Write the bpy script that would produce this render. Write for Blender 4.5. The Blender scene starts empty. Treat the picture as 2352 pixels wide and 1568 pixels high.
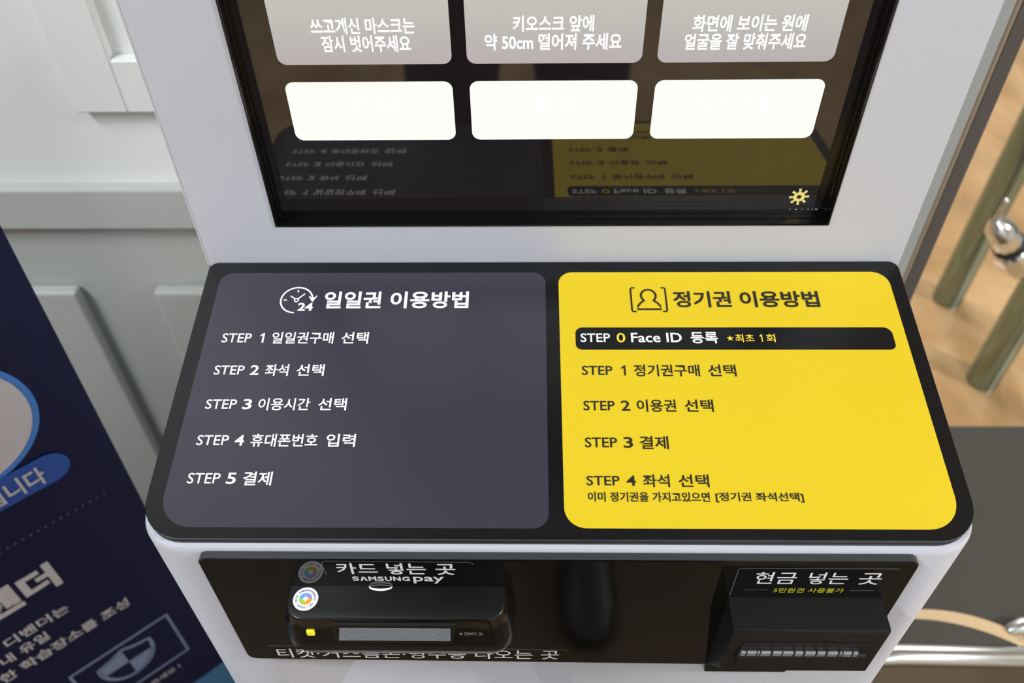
import bpy, bmesh, math
from mathutils import Vector, Matrix

scene = bpy.context.scene
COL = scene.collection
PI = math.pi
ZO = 1.0            # design height 0 (where the shelf meets the screen housing) is 1 m above the floor

# ------------------------------------------------------------------ camera
cam_d = bpy.data.cameras.new('camera')
cam = bpy.data.objects.new('camera', cam_d)
COL.objects.link(cam)
cam.location = (-0.01243, -0.38358, 0.32992 + ZO)
cam.rotation_mode = 'XYZ'
cam.rotation_euler = (0.76863, 0.01429, 0.01342)
cam_d.sensor_fit = 'HORIZONTAL'
cam_d.sensor_width = 36.0
cam_d.lens = 36.0 * 1997.84 / 2352.0
cam_d.clip_start = 0.01
cam_d.clip_end = 60
cam_d.dof.use_dof = True
cam_d.dof.focus_distance = 0.445
cam_d.dof.aperture_fstop = 9.0
scene.camera = cam

# ------------------------------------------------------------------ world, lights, exposure
world = bpy.data.worlds.new('world')
scene.world = world
world.use_nodes = True
bg = world.node_tree.nodes['Background']
bg.inputs[0].default_value = (0.80, 0.88, 1.0, 1)
bg.inputs[1].default_value = 0.30


def area(name, loc, size, power, color=(1, 1, 1), target=None):
    l = bpy.data.lights.new(name, 'AREA')
    l.shape = 'RECTANGLE'
    l.size, l.size_y = size
    l.energy = power
    l.color = color
    o = bpy.data.objects.new(name, l)
    COL.objects.link(o)
    o.location = loc
    if target is not None:
        d = Vector(target) - Vector(loc)
        o.rotation_euler = d.to_track_quat('-Z', 'Y').to_euler()
    return o


LC = (0.90, 0.96, 1.0)
area('ceiling_light', (-1.20, -0.95, 2.55), (0.30, 1.2), 50, LC)
area('ceiling_light', (0.85, -1.20, 2.55), (0.30, 0.9), 10, LC)
area('ceiling_light', (3.10, -0.80, 2.50), (0.22, 0.22), 80, (1.0, 0.97, 0.90), (0, 0, 1.1))
area('ceiling_light', (0.62, 1.95, 2.55), (1.2, 0.30), 66, (0.97, 0.98, 1.0))
area('ceiling_light', (0.5, -2.4, 2.55), (1.2, 0.30), 24, LC)

scene.view_settings.view_transform = 'Standard'
scene.view_settings.look = 'None'
scene.view_settings.exposure = 0.0
scene.view_settings.gamma = 1.0
scene.view_settings.use_curve_mapping = False


# ------------------------------------------------------------------ materials
def s2l(c):
    return tuple(((v / 255) / 12.92 if v / 255 <= 0.04045 else ((v / 255 + 0.055) / 1.055) ** 2.4) for v in c)


def mat(name, rgb, rough=0.5, metal=0.0, spec=0.5, emit=None, es=0.0, coat=0.0, coat_rough=0.05, ior=1.45,
        noise=0.0, nscale=400.0, bump=0.0, bscale=1500.0):
    m = bpy.data.materials.new(name)
    m.use_nodes = True
    nt = m.node_tree
    b = nt.nodes['Principled BSDF']
    c = s2l(rgb)
    b.inputs['Base Color'].default_value = (*c, 1)
    b.inputs['Roughness'].default_value = rough
    b.inputs['Metallic'].default_value = metal
    b.inputs['Specular IOR Level'].default_value = spec
    b.inputs['IOR'].default_value = ior
    b.inputs['Coat Weight'].default_value = coat
    b.inputs['Coat Roughness'].default_value = coat_rough
    if emit is not None:
        b.inputs['Emission Color'].default_value = (*s2l(emit), 1)
        b.inputs['Emission Strength'].default_value = es
    tc = None
    if noise or bump:
        tc = nt.nodes.new('ShaderNodeTexCoord')
    if noise:
        n = nt.nodes.new('ShaderNodeTexNoise')
        n.inputs['Scale'].default_value = nscale
        n.inputs['Detail'].default_value = 3
        nt.links.new(tc.outputs['Object'], n.inputs['Vector'])
        r = nt.nodes.new('ShaderNodeMixRGB')
        r.blend_type = 'MIX'
        r.inputs[1].default_value = (*[v * (1 - noise) for v in c], 1)
        r.inputs[2].default_value = (*[min(1, v * (1 + noise)) for v in c], 1)
        nt.links.new(n.outputs['Fac'], r.inputs[0])
        nt.links.new(r.outputs[0], b.inputs['Base Color'])
    if bump:
        n = nt.nodes.new('ShaderNodeTexNoise')
        n.inputs['Scale'].default_value = bscale
        n.inputs['Detail'].default_value = 2
        nt.links.new(tc.outputs['Object'], n.inputs['Vector'])
        bp = nt.nodes.new('ShaderNodeBump')
        bp.inputs['Strength'].default_value = bump
        bp.inputs['Distance'].default_value = 0.0004
        nt.links.new(n.outputs['Fac'], bp.inputs['Height'])
        nt.links.new(bp.outputs['Normal'], b.inputs['Normal'])
    return m


def emat(name, rgb, strength):
    m = bpy.data.materials.new(name)
    m.use_nodes = True
    nt = m.node_tree
    nt.nodes.remove(nt.nodes['Principled BSDF'])
    e = nt.nodes.new('ShaderNodeEmission')
    e.inputs[0].default_value = (*s2l(rgb), 1)
    e.inputs[1].default_value = strength
    nt.links.new(e.outputs[0], nt.nodes['Material Output'].inputs[0])
    return m


M = {}
M['white_coat'] = mat('white_powder_coat', (189, 191, 203), rough=0.38, spec=0.5, bump=0.10, bscale=2500)
M['bezel'] = mat('black_bezel', (10, 10, 11), rough=0.22, spec=0.5)
M['plate'] = mat('plate_edge_black', (22, 23, 26), rough=0.42, spec=0.5)
M['plate_print'] = mat('plate_black_print', (10, 12, 16), rough=0.27, spec=0.45)
M['slate'] = mat('slate_print', (51, 51, 63), rough=0.27, spec=0.5, noise=0.04, nscale=900)
M['yellow'] = mat('yellow_print', (208, 181, 33), rough=0.42, spec=0.3)
M['ink_white'] = mat('white_ink', (235, 235, 242), rough=0.45)
M['ink_black'] = mat('black_ink', (34, 33, 24), rough=0.45)
M['ink_yellow'] = mat('yellow_ink', (232, 200, 52), rough=0.45)
M['ink_lime'] = mat('lime_ink', (214, 214, 40), rough=0.4)
M['acrylic'] = mat('black_acrylic', (14, 12, 10), rough=0.04, spec=0.5, ior=1.5)
M['acrylic_edge'] = mat('acrylic_cut_edge', (52, 56, 62), rough=0.45)
M['label_film'] = mat('label_film', (14, 14, 15), rough=0.10, spec=0.5)
M['reader'] = mat('reader_plastic', (15, 16, 18), rough=0.38, spec=0.3, bump=0.15, bscale=3500)
M['reader_gloss'] = mat('reader_gloss_plastic', (12, 12, 12), rough=0.22, spec=0.35)
M['acceptor'] = mat('acceptor_plastic', (16, 16, 18), rough=0.42, spec=0.35, bump=0.25, bscale=3500)
M['deep_black'] = mat('deep_black', (8, 8, 8), rough=0.6)
M['guide_grey'] = mat('speckled_guide', (108, 111, 118), rough=0.5, metal=0.2, noise=0.95, nscale=2200)
M['tooth'] = mat('silver_guide', (190, 194, 208), rough=0.28, metal=0.75)
M['lamp_yellow'] = mat('lamp_yellow', (226, 222, 40), rough=0.35, emit=(226, 222, 40), es=0.35)
M['sticker'] = mat('sticker_white', (232, 232, 240), rough=0.4)
M['st_green'] = mat('sticker_green', (160, 205, 50), rough=0.4)
M['st_blue'] = mat('sticker_blue', (105, 170, 225), rough=0.4)
M['st_purple'] = mat('sticker_purple', (155, 145, 210), rough=0.4)
M['st_orange'] = mat('sticker_orange', (238, 155, 35), rough=0.4)
M['st_ink'] = mat('sticker_ink', (60, 62, 110), rough=0.4)
M['small_print'] = mat('grey_print', (150, 150, 152), rough=0.5)
M['chrome'] = mat('chrome', (225, 228, 232), rough=0.12, metal=1.0)
M['steel_tube'] = mat('brushed_steel', (140, 160, 160), rough=0.16, metal=1.0)
M['satin_chrome'] = mat('satin_chrome', (196, 198, 196), rough=0.26, metal=1.0)
M['rubber'] = mat('black_rubber', (25, 32, 34), rough=0.5)
M['seat_grey'] = mat('seat_fabric', (59, 58, 52), rough=0.85, noise=0.10, nscale=700)
M['plywood'] = mat('plywood_edge', (190, 164, 128), rough=0.5)
M['wall_white'] = mat('wall_white_paint', (224, 226, 225), rough=0.55, noise=0.01, nscale=6)
M['rail_grey'] = mat('rail_grey_paint', (180, 182, 180), rough=0.5)
M['wall_grey'] = mat('wall_lower_grey', (177, 180, 177), rough=0.55)  # lower wall and its panels, greyer than the wall above
M['casing'] = mat('casing_grey_paint', (160, 166, 168), rough=0.5)
M['trim_brown'] = mat('trim_taupe', (138, 126, 112), rough=0.45)
M['post_dark'] = mat('post_dark_taupe', (84, 80, 80), rough=0.5)
M['ceiling'] = mat('ceiling_paint', (205, 205, 203), rough=0.8)
M['navy'] = mat('banner_navy', (16, 20, 56), rough=0.42, spec=0.4)
M['bn_blue'] = mat('banner_blue', (44, 80, 158), rough=0.45)
M['bn_ring'] = mat('banner_ring_blue', (70, 130, 205), rough=0.45)
M['bn_white'] = mat('banner_white', (196, 190, 190), rough=0.45)
M['bn_pale'] = mat('banner_pale_blue', (130, 142, 170), rough=0.45)
M['bn_teal'] = mat('banner_teal', (70, 118, 158), rough=0.45)
M['bn_dot'] = mat('banner_dot', (80, 86, 112), rough=0.45)
M['alu'] = mat('aluminium', (150, 152, 156), rough=0.35, metal=0.9)

# display glass: dark glossy panel
M['glass'] = mat('display_glass', (15, 12, 13), rough=0.035, spec=0.5, ior=1.75, emit=(20, 17, 18), es=1.0)


def tile_material():
    m = bpy.data.materials.new('lit_tile_grey')
    m.use_nodes = True
    nt = m.node_tree
    nt.nodes.remove(nt.nodes['Principled BSDF'])
    tc = nt.nodes.new('ShaderNodeTexCoord')
    sp = nt.nodes.new('ShaderNodeSeparateXYZ')
    nt.links.new(tc.outputs['Object'], sp.inputs[0])
    mr = nt.nodes.new('ShaderNodeMapRange')
    mr.inputs[1].default_value = ZO + 0.115
    mr.inputs[2].default_value = ZO + 0.155
    nt.links.new(sp.outputs[2], mr.inputs[0])
    cr = nt.nodes.new('ShaderNodeValToRGB')
    cr.color_ramp.elements[0].color = (*s2l((186, 178, 178)), 1)
    cr.color_ramp.elements[1].color = (*s2l((200, 199, 188)), 1)
    nt.links.new(mr.outputs[0], cr.inputs[0])
    # fine pixel structure of the panel
    n = nt.nodes.new('ShaderNodeTexNoise')
    n.inputs['Scale'].default_value = 2200
    nt.links.new(tc.outputs['Object'], n.inputs['Vector'])
    mx = nt.nodes.new('ShaderNodeMapRange')
    mx.inputs[1].default_value = 0.3
    mx.inputs[2].default_value = 0.7
    mx.inputs[3].default_value = 0.90
    mx.inputs[4].default_value = 1.06
    nt.links.new(n.outputs['Fac'], mx.inputs[0])
    e = nt.nodes.new('ShaderNodeEmission')
    nt.links.new(cr.outputs[0], e.inputs[0])
    nt.links.new(mx.outputs[0], e.inputs[1])
    nt.links.new(e.outputs[0], nt.nodes['Material Output'].inputs[0])
    return m


M['tile_grey'] = tile_material()
M['tile_white'] = emat('lit_tile_white', (255, 255, 249), 1.0)
M['lit_text'] = emat('lit_text_white', (255, 255, 255), 1.1)
M['lit_faint'] = emat('lit_text_faint', (255, 255, 255), 1.0)
M['lit_gear'] = emat('lit_gear', (235, 218, 130), 1.0)
M['lit_small'] = emat('lit_small', (190, 190, 190), 0.9)


def wood_material():
    m = bpy.data.materials.new('oak_laminate')
    m.use_nodes = True
    nt = m.node_tree
    b = nt.nodes['Principled BSDF']
    tc = nt.nodes.new('ShaderNodeTexCoord')
    mp = nt.nodes.new('ShaderNodeMapping')
    mp.inputs['Scale'].default_value = (5, 2.2, 1)
    nt.links.new(tc.outputs['Object'], mp.inputs[0])
    n = nt.nodes.new('ShaderNodeTexNoise')
    n.inputs['Scale'].default_value = 1.3
    n.inputs['Detail'].default_value = 6
    n.inputs['Distortion'].default_value = 1.6
    nt.links.new(mp.outputs[0], n.inputs['Vector'])
    cr = nt.nodes.new('ShaderNodeValToRGB')
    cr.color_ramp.elements[0].position = 0.32
    cr.color_ramp.elements[0].color = (*s2l((160, 126, 84)), 1)
    cr.color_ramp.elements[1].position = 0.68
    cr.color_ramp.elements[1].color = (*s2l((190, 158, 116)), 1)
    nt.links.new(n.outputs['Fac'], cr.inputs[0])
    nt.links.new(cr.outputs[0], b.inputs['Base Color'])
    b.inputs['Roughness'].default_value = 0.33
    return m


M['wood'] = wood_material()


# ------------------------------------------------------------------ helpers
def link_mesh(name, bm, m, parent=None, smooth=False):
    """bm holds vertices in world coordinates; the object sits at its parent's origin."""
    me = bpy.data.meshes.new(name)
    off = Vector((0, 0, 0))
    if parent is not None:
        off = world_loc(parent)
    for v in bm.verts:
        v.co -= off
    bmesh.ops.recalc_face_normals(bm, faces=bm.faces[:])
    bm.to_mesh(me)
    bm.free()
    if smooth:
        for p in me.polygons:
            p.use_smooth = True
        me.set_sharp_from_angle(angle=math.radians(35))
    mats = m if isinstance(m, (list, tuple)) else [m]
    for k in mats:
        me.materials.append(M[k])
    o = bpy.data.objects.new(name, me)
    COL.objects.link(o)
    if parent is not None:
        o.parent = parent
    return o


def world_loc(o):
    v = Vector((0, 0, 0))
    while o is not None:
        v += o.location
        o = o.parent
    return v


def thing(name, label, cat, loc, group=None):
    o = bpy.data.objects.new(name, None)
    o.empty_display_size = 0.05
    COL.objects.link(o)
    o.location = loc
    o['label'] = label
    o['category'] = cat
    if group:
        o['group'] = group
    return o


def structure(name, bm, m):
    o = link_mesh(name, bm, m)
    o['kind'] = 'structure'
    return o


def box(bm, x0, x1, y0, y1, z0, z1, bevel=0.0, seg=2):
    vs = [bm.verts.new((x, y, z)) for x in (x0, x1) for y in (y0, y1) for z in (z0, z1)]
    f = [(0, 1, 3, 2), (4, 6, 7, 5), (0, 4, 5, 1), (2, 3, 7, 6), (0, 2, 6, 4), (1, 5, 7, 3)]
    fs = [bm.faces.new([vs[i] for i in q]) for q in f]
    if bevel:
        es = list({e for q in fs for e in q.edges})
        bmesh.ops.bevel(bm, geom=es, offset=bevel, segments=seg, profile=0.6, affect='EDGES')
    return bm


def rrect(x0, x1, y0, y1, r, n=8):
    """rounded rectangle outline (counter-clockwise); r is one radius or four (bl, br, tr, tl)"""
    if not isinstance(r, (list, tuple)):
        r = (r,) * 4
    cs = [((x0 + r[0], y0 + r[0]), PI, r[0]), ((x1 - r[1], y0 + r[1]), 1.5 * PI, r[1]),
          ((x1 - r[2], y1 - r[2]), 0, r[2]), ((x0 + r[3], y1 - r[3]), 0.5 * PI, r[3])]
    pts = []
    for (c, a0, rr) in cs:
        for i in range(n + 1):
            a = a0 + 0.5 * PI * i / n
            pts.append((c[0] + rr * math.cos(a), c[1] + rr * math.sin(a)))
    return pts


class Plane:
    """a drawing plane: origin + u*U + v*V + h*N, in world space"""

    def __init__(self, o, U, V):
        self.o = Vector(o)
        self.U = Vector(U).normalized()
        self.V = Vector(V).normalized()
        self.N = self.U.cross(self.V)

    def p(self, u, v, h=0.0):
        return self.o + self.U * u + self.V * v + self.N * h


def poly(bm, pl, pts, h):
    return bm.faces.new([bm.verts.new(pl.p(u, v, h)) for u, v in pts])


def slab(bm, pl, pts, h0, h1, chamfer=0.0):
    """extruded outline between heights h0 and h1 (top slightly chamfered if asked)"""
    n = len(pts)
    cx = sum(p[0] for p in pts) / n
    cy = sum(p[1] for p in pts) / n
    rings = [[bm.verts.new(pl.p(u, v, h0)) for u, v in pts]]
    if chamfer:
        rings.append([bm.verts.new(pl.p(u, v, h1 - chamfer)) for u, v in pts])
        ins = inset(pts, chamfer)
        rings.append([bm.verts.new(pl.p(u, v, h1)) for u, v in ins])
    else:
        rings.append([bm.verts.new(pl.p(u, v, h1)) for u, v in pts])
    for a, b in zip(rings, rings[1:]):
        for i in range(n):
            bm.faces.new((a[i], a[(i + 1) % n], b[(i + 1) % n], b[i]))
    bm.faces.new(rings[-1])
    bm.faces.new(rings[0][::-1])


def inset(pts, d):
    n = len(pts)
    out = []
    for i in range(n):
        a, b, c = Vector(pts[i - 1]), Vector(pts[i]), Vector(pts[(i + 1) % n])
        t = (c - a)
        t.normalize()
        nn = Vector((-t.y, t.x))
        out.append((b.x + nn.x * d, b.y + nn.y * d))
    return out


def stroke(bm, pl, pts, w, h, closed=False):
    """a flat line of width w through pts with round-ish ends"""
    P = [Vector(p) for p in pts]
    n = len(P)
    L, Rr = [], []
    for i in range(n):
        a = P[i - 1] if (i > 0 or closed) else P[i]
        c = P[(i + 1) % n] if (i < n - 1 or closed) else P[i]
        t = (c - a)
        t.normalize()
        nn = Vector((-t.y, t.x)) * w / 2
        L.append(bm.verts.new(pl.p(P[i].x + nn.x, P[i].y + nn.y, h)))
        Rr.append(bm.verts.new(pl.p(P[i].x - nn.x, P[i].y - nn.y, h)))
    m = n if closed else n - 1
    for i in range(m):
        j = (i + 1) % n
        bm.faces.new((Rr[i], Rr[j], L[j], L[i]))
    if not closed:
        for end, k in ((P[0], 0), (P[-1], n - 1)):
            cap = [bm.verts.new(pl.p(end.x + w / 2 * math.cos(a), end.y + w / 2 * math.sin(a), h * 1.02))
                   for a in [2 * PI * q / 10 for q in range(10)]]
            bm.faces.new(cap)


def arc(cx, cy, rx, ry, a0, a1, n=28):
    return [(cx + rx * math.cos(math.radians(a0 + (a1 - a0) * i / n)),
             cy + ry * math.sin(math.radians(a0 + (a1 - a0) * i / n))) for i in range(n + 1)]


_tcache = {}


def glyphs(body, weight):
    """flat mesh outline of a line of text in Blender's built-in font: vertices, faces, bounding box"""
    k = (body, weight)
    if k in _tcache:
        return _tcache[k]
    f = bpy.data.curves.new('t', 'FONT')
    f.body = body
    f.offset = weight
    f.resolution_u = 3
    o = bpy.data.objects.new('t', f)
    COL.objects.link(o)
    bpy.context.view_layer.update()
    me = bpy.data.meshes.new_from_object(o.evaluated_get(bpy.context.evaluated_depsgraph_get()))
    vs = [(v.co.x, v.co.y) for v in me.vertices]
    fs = [tuple(p.vertices) for p in me.polygons]
    bpy.data.objects.remove(o)
    bpy.data.curves.remove(f)
    bpy.data.meshes.remove(me)
    bb = (min(v[0] for v in vs), max(v[0] for v in vs), min(v[1] for v in vs), max(v[1] for v in vs))
    _tcache[k] = (vs, fs, bb)
    return _tcache[k]


def add_text(bm, pl, body, u0, u1, v0, v1, h, weight=0.012):
    vs, fs, bb = glyphs(body, weight)
    sx = (u1 - u0) / (bb[1] - bb[0])
    sy = (v1 - v0) / (bb[3] - bb[2])
    V = [bm.verts.new(pl.p(u0 + (x - bb[0]) * sx, v0 + (y - bb[2]) * sy, h)) for x, y in vs]
    for q in fs:
        try:
            bm.faces.new([V[i] for i in q])
        except ValueError:
            pass


def text(pl, body, u0, u1, v0, v1, m, parent, h=0.0003, weight=0.012, name='lettering'):
    bm = bmesh.new()
    add_text(bm, pl, body, u0, u1, v0, v1, h, weight)
    me = link_mesh(name, bm, m, parent)
    return me


def ring_text(bm, pl, body, cu, cv, r, size, a_mid, outward, h):
    """letters around a circle; a_mid degrees is the middle of the arc"""
    step = math.degrees(size * 1.02 / r)
    n = len(body)
    for i, ch in enumerate(body):
        if ch == ' ':
            continue
        off = (i - (n - 1) / 2) * step
        a = math.radians(a_mid - off if outward else a_mid + off)
        rad = Vector((math.cos(a), math.sin(a)))
        up = rad if outward else -rad
        right = Vector((up.y, -up.x))
        c = Vector((cu, cv)) + rad * r
        vs, fs, bb = glyphs(ch, 0.01)
        s = size
        w = min(bb[1] - bb[0], 1.0)
        V = [bm.verts.new(pl.p(*(c + right * ((x - bb[0] - w / 2) * s) + up * ((y - 0.35) * s)), h)) for x, y in vs]
        for q in fs:
            try:
                bm.faces.new([V[k] for k in q])
            except ValueError:
                pass


def tube(bm, pts, r, seg=20, caps=True):
    P = [Vector(p) for p in pts]
    n = len(P)
    R_ = r if isinstance(r, (list, tuple)) else [r] * n
    rings = []
    prev = None
    for i in range(n):
        t = (P[min(i + 1, n - 1)] - P[max(i - 1, 0)]).normalized()
        if prev is None:
            a = Vector((0, 0, 1)) if abs(t.z) < 0.9 else Vector((1, 0, 0))
            x = t.cross(a).normalized()
        else:
            x = (prev - t * prev.dot(t)).normalized()
        prev = x
        y = t.cross(x)
        rings.append([bm.verts.new(P[i] + (x * math.cos(2 * PI * k / seg) + y * math.sin(2 * PI * k / seg)) * R_[i])
                      for k in range(seg)])
    for a, b in zip(rings, rings[1:]):
        for k in range(seg):
            bm.faces.new((a[k], a[(k + 1) % seg], b[(k + 1) % seg], b[k]))
    if caps:
        bm.faces.new(rings[0][::-1])
        bm.faces.new(rings[-1])


def loft(bm, rings):
    R_ = [[bm.verts.new(p) for p in r] for r in rings]
    n = len(R_[0])
    for a, b in zip(R_, R_[1:]):
        for k in range(n):
            bm.faces.new((a[k], a[(k + 1) % n], b[(k + 1) % n], b[k]))
    bm.faces.new(R_[0][::-1])
    bm.faces.new(R_[-1])


# ================================================================== SETTING
YW = 0.231         # back wall face
bm = bmesh.new()
box(bm, -3.2, 3.6, -3.2, 3.8, -0.05, 0.0)
structure('floor', bm, 'wood')
bm = bmesh.new()
box(bm, -3.2, 3.6, -3.2, 3.8, 2.6, 2.66)
structure('ceiling', bm, 'ceiling')

# the wall the kiosk stands against ends just right of it; the room goes on beyond
RT, RB = ZO - 0.1085, ZO - 0.1505      # chair rail top and bottom
bm = bmesh.new()
box(bm, -3.2, 0.30, YW, YW + 0.10, RT - 0.004, 2.6)
wall_up = structure('wall_back', bm, 'wall_white')
bm = bmesh.new()
box(bm, -3.2, 0.30, YW + 0.0005, YW + 0.0995, 0.0, RT - 0.004)
structure('wall_back', bm, 'wall_grey')
# chair rail with a rounded nose
bm = bmesh.new()
box(bm, -3.2, 0.21, YW - 0.012, YW, RB, RT, bevel=0.002)
structure('trim_1', bm, 'rail_grey')
# framed panel on the upper wall (right end hidden by the kiosk)
fx0, fx1, fz0, fz1 = -0.3715, 0.14, ZO - 0.0345, ZO + 1.05
W2 = 0.0425
bm = bmesh.new()
for (a, b, c, d) in ((fx0, fx0 + W2, fz0, fz1), (fx1 - W2, fx1, fz0, fz1), (fx0 + W2, fx1 - W2, fz0, fz0 + 0.0445),
                     (fx0 + W2, fx1 - W2, fz1 - W2, fz1)):
    box(bm, a, b, YW - 0.011, YW, c, d, bevel=0.0012, seg=1)
structure('trim_2', bm, 'wall_white')
# raised panels of the lower wall: two face boards with a gap
for i, (a, b) in enumerate(((-0.86, -0.4435), (-0.3695, 0.12))):
    bm = bmesh.new()
    z0, z1 = 0.16, ZO - 0.226
    y0 = YW
    pts0 = [(a, z0), (b, z0), (b, z1), (a, z1)]
    box(bm, a, b, YW - 0.013, YW, z0, z1, bevel=0.004, seg=3)
    structure('trim_%d' % (3 + i), bm, 'wall_grey')
bm = bmesh.new()
box(bm, -3.2, 0.30, YW - 0.012, YW, 0.0, 0.09)
structure('baseboard_back', bm, 'rail_grey')
# end of the wall: pale casing, taupe bead, dark jamb
bm = bmesh.new()
box(bm, 0.215, 0.3318, YW - 0.011, YW + 0.11, 0, 2.1, bevel=0.001, seg=1)
structure('trim_5', bm, 'casing')
bm = bmesh.new()
box(bm, 0.3318, 0.3368, YW - 0.010, YW + 0.105, 0, 2.1, bevel=0.002, seg=2)
structure('trim_6', bm, 'trim_brown')
bm = bmesh.new()
box(bm, 0.3368, 0.3498, YW - 0.009, YW + 0.10, 0, 2.1, bevel=0.001, seg=1)
structure('trim_7', bm, 'post_dark')
# far walls of the room
for nm, q in (('wall_left', (-3.26, -3.2, -3.2, 3.8)), ('wall_right', (3.6, 3.66, -3.2, 3.8)),
              ('wall_far', (-3.2, 3.6, 3.8, 3.86)), ('wall_front', (-3.2, 3.6, -3.26, -3.2))):
    bm = bmesh.new()
    box(bm, *q, 0, 2.6)
    structure(nm, bm, 'wall_white')

M['shaded_wood'] = mat('shaded_wood_floor', (70, 55, 34), rough=0.6, noise=0.12, nscale=9)  # floor patch: shade around kiosk and chair put into a darker wood colour
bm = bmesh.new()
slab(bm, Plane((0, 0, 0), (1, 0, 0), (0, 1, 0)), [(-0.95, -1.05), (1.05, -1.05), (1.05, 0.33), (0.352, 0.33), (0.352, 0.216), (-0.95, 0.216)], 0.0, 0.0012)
structure('floor', bm, 'shaded_wood')  # patch on the floor, only there to carry the shade colour

# ================================================================== KIOSK
TILT = 0.15886
ct, st = math.cos(TILT), math.sin(TILT)
kiosk = thing('kiosk', 'white self-service kiosk with dark touch screen over a sloping black and yellow instruction shelf',
              'kiosk', (0, -0.035, 0))
H = 0.20

# ---- body: rounded front corners, sloping top, funnel-shaped outlet in its front
YF = -0.1700
R0 = 0.021
HX0, HX1, HZ0, HZ1 = -0.156, 0.0130, ZO - 0.262, ZO - 0.150


def top_z(y, d=0.0052):
    return ZO + (y * math.tan(TILT) if y < 0 else 0.0) - d


bm = bmesh.new()
out = []
for i in range(11):                      # left front corner, then right front corner
    a = PI + 0.5 * PI * i / 10
    out.append((-H + R0 + R0 * math.cos(a), YF + R0 + R0 * math.sin(a)))
k_left = len(out) - 1
for i in range(11):
    a = 1.5 * PI + 0.5 * PI * i / 10
    out.append((H - R0 + R0 * math.cos(a), YF + R0 + R0 * math.sin(a)))
out += [(H, -0.0005), (H, 0.10), (-H, 0.10), (-H, -0.0005)]


def ins(p, d):
    x, y = p
    return (max(-H + d, min(H - d, x * (1 - d / H))), y + d * (1 if y < -0.1 else 0) * min(1, (-0.1 - y) / 0.07))


levels = [lambda p: (p[0], p[1], 0.02), lambda p: (p[0], p[1], top_z(p[1]) - 0.0028),
          lambda p: (*ins(p, 0.0005), top_z(p[1]) - 0.0012), lambda p: (*ins(p, 0.0010), top_z(p[1]))]
rows = [[bm.verts.new(f(p)) for p in out] for f in levels]
n = len(out)
for li, (a, b) in enumerate(zip(rows, rows[1:])):
    for k in range(n):
        j = (k + 1) % n
        if li == 0 and k == k_left:
            # front flat with the outlet hole
            xl, xr = out[k][0], out[j][0]
            zt = a and levels[1](out[k])[2]
            hv = [bm.verts.new((x, YF, z)) for x, z in ((HX0, HZ0), (HX1, HZ0), (HX1, HZ1), (HX0, HZ1))]
            bm.faces.new((a[k], a[j], hv[1], hv[0]))
            bm.faces.new((a[j], b[j], hv[2], hv[1]))
            bm.faces.new((b[j], b[k], hv[3], hv[2]))
            bm.faces.new((b[k], a[k], hv[0], hv[3]))
            continue
        bm.faces.new((a[k], a[j], b[j], b[k]))
bm.faces.new(rows[-1])
bm.faces.new(rows[0][::-1])
body = link_mesh('body', bm, 'white_coat', kiosk, smooth=True)
# plinth under the body
bm = bmesh.new()
box(bm, -H + 0.01, H - 0.01, YF + 0.02, 0.09, 0.0, 0.0195)
link_mesh('plinth', bm, 'bezel', kiosk)
# outlet scoop
bm = bmesh.new()
tl, tr = (-0.100, -0.146, ZO - 0.150), (-0.026, -0.146, ZO - 0.150)
v = [bm.verts.new(p) for p in ((HX0, YF, HZ1), tl, tr, (HX1, YF, HZ1), (HX1, YF, HZ0), (HX0, YF, HZ0))]
bm.faces.new((v[1], v[2], v[4], v[5]))
bm.faces.new((v[0], v[1], v[5]))
bm.faces.new((v[2], v[3], v[4]))
bm.faces.new((v[0], v[3], v[2], v[1]))
scoop = link_mesh('outlet_scoop', bm, 'white_coat', kiosk)
scoop['label'] = 'recessed ticket outlet scoop in pale white'

# ---- screen housing with opening
OX0, OX1, OZ0, OZ1 = -0.1545, 0.1534, ZO + 0.0260, ZO + 0.575
bm = bmesh.new()
zt = ZO + 0.66
outer = [(-H, ZO - 0.012), (H, ZO - 0.012), (H, zt), (-H, zt)]
inner = [(OX0, OZ0), (OX1, OZ0), (OX1, OZ1), (OX0, OZ1)]
def V3(pts, y):
    return [bm.verts.new((x, y, z)) for x, z in pts]
fo, fi, bi, bo = V3(outer, 0.0), V3(inner, 0.0), V3(inner, 0.024), V3(outer, 0.066)
fo2 = V3(outer, 0.0008)
for k in range(4):
    j = (k + 1) % 4
    bm.faces.new((fo[k], fo[j], fi[j], fi[k]))
    bm.faces.new((fi[k], fi[j], bi[j], bi[k]))
    bm.faces.new((fo[k], fo[j], bo[j], bo[k]))
bm.faces.new(bo)
bmesh.ops.delete(bm, geom=fo2, context='VERTS')
fr = [e for e in bm.edges if all(abs(w.co.y) < 1e-6 and abs(abs(w.co.x) - H) < 1e-6 for w in e.verts)]
bmesh.ops.bevel(bm, geom=fr, offset=0.0006, segments=2, affect='EDGES')
housing = link_mesh('screen_housing', bm, 'white_coat', kiosk, smooth=True)

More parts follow.
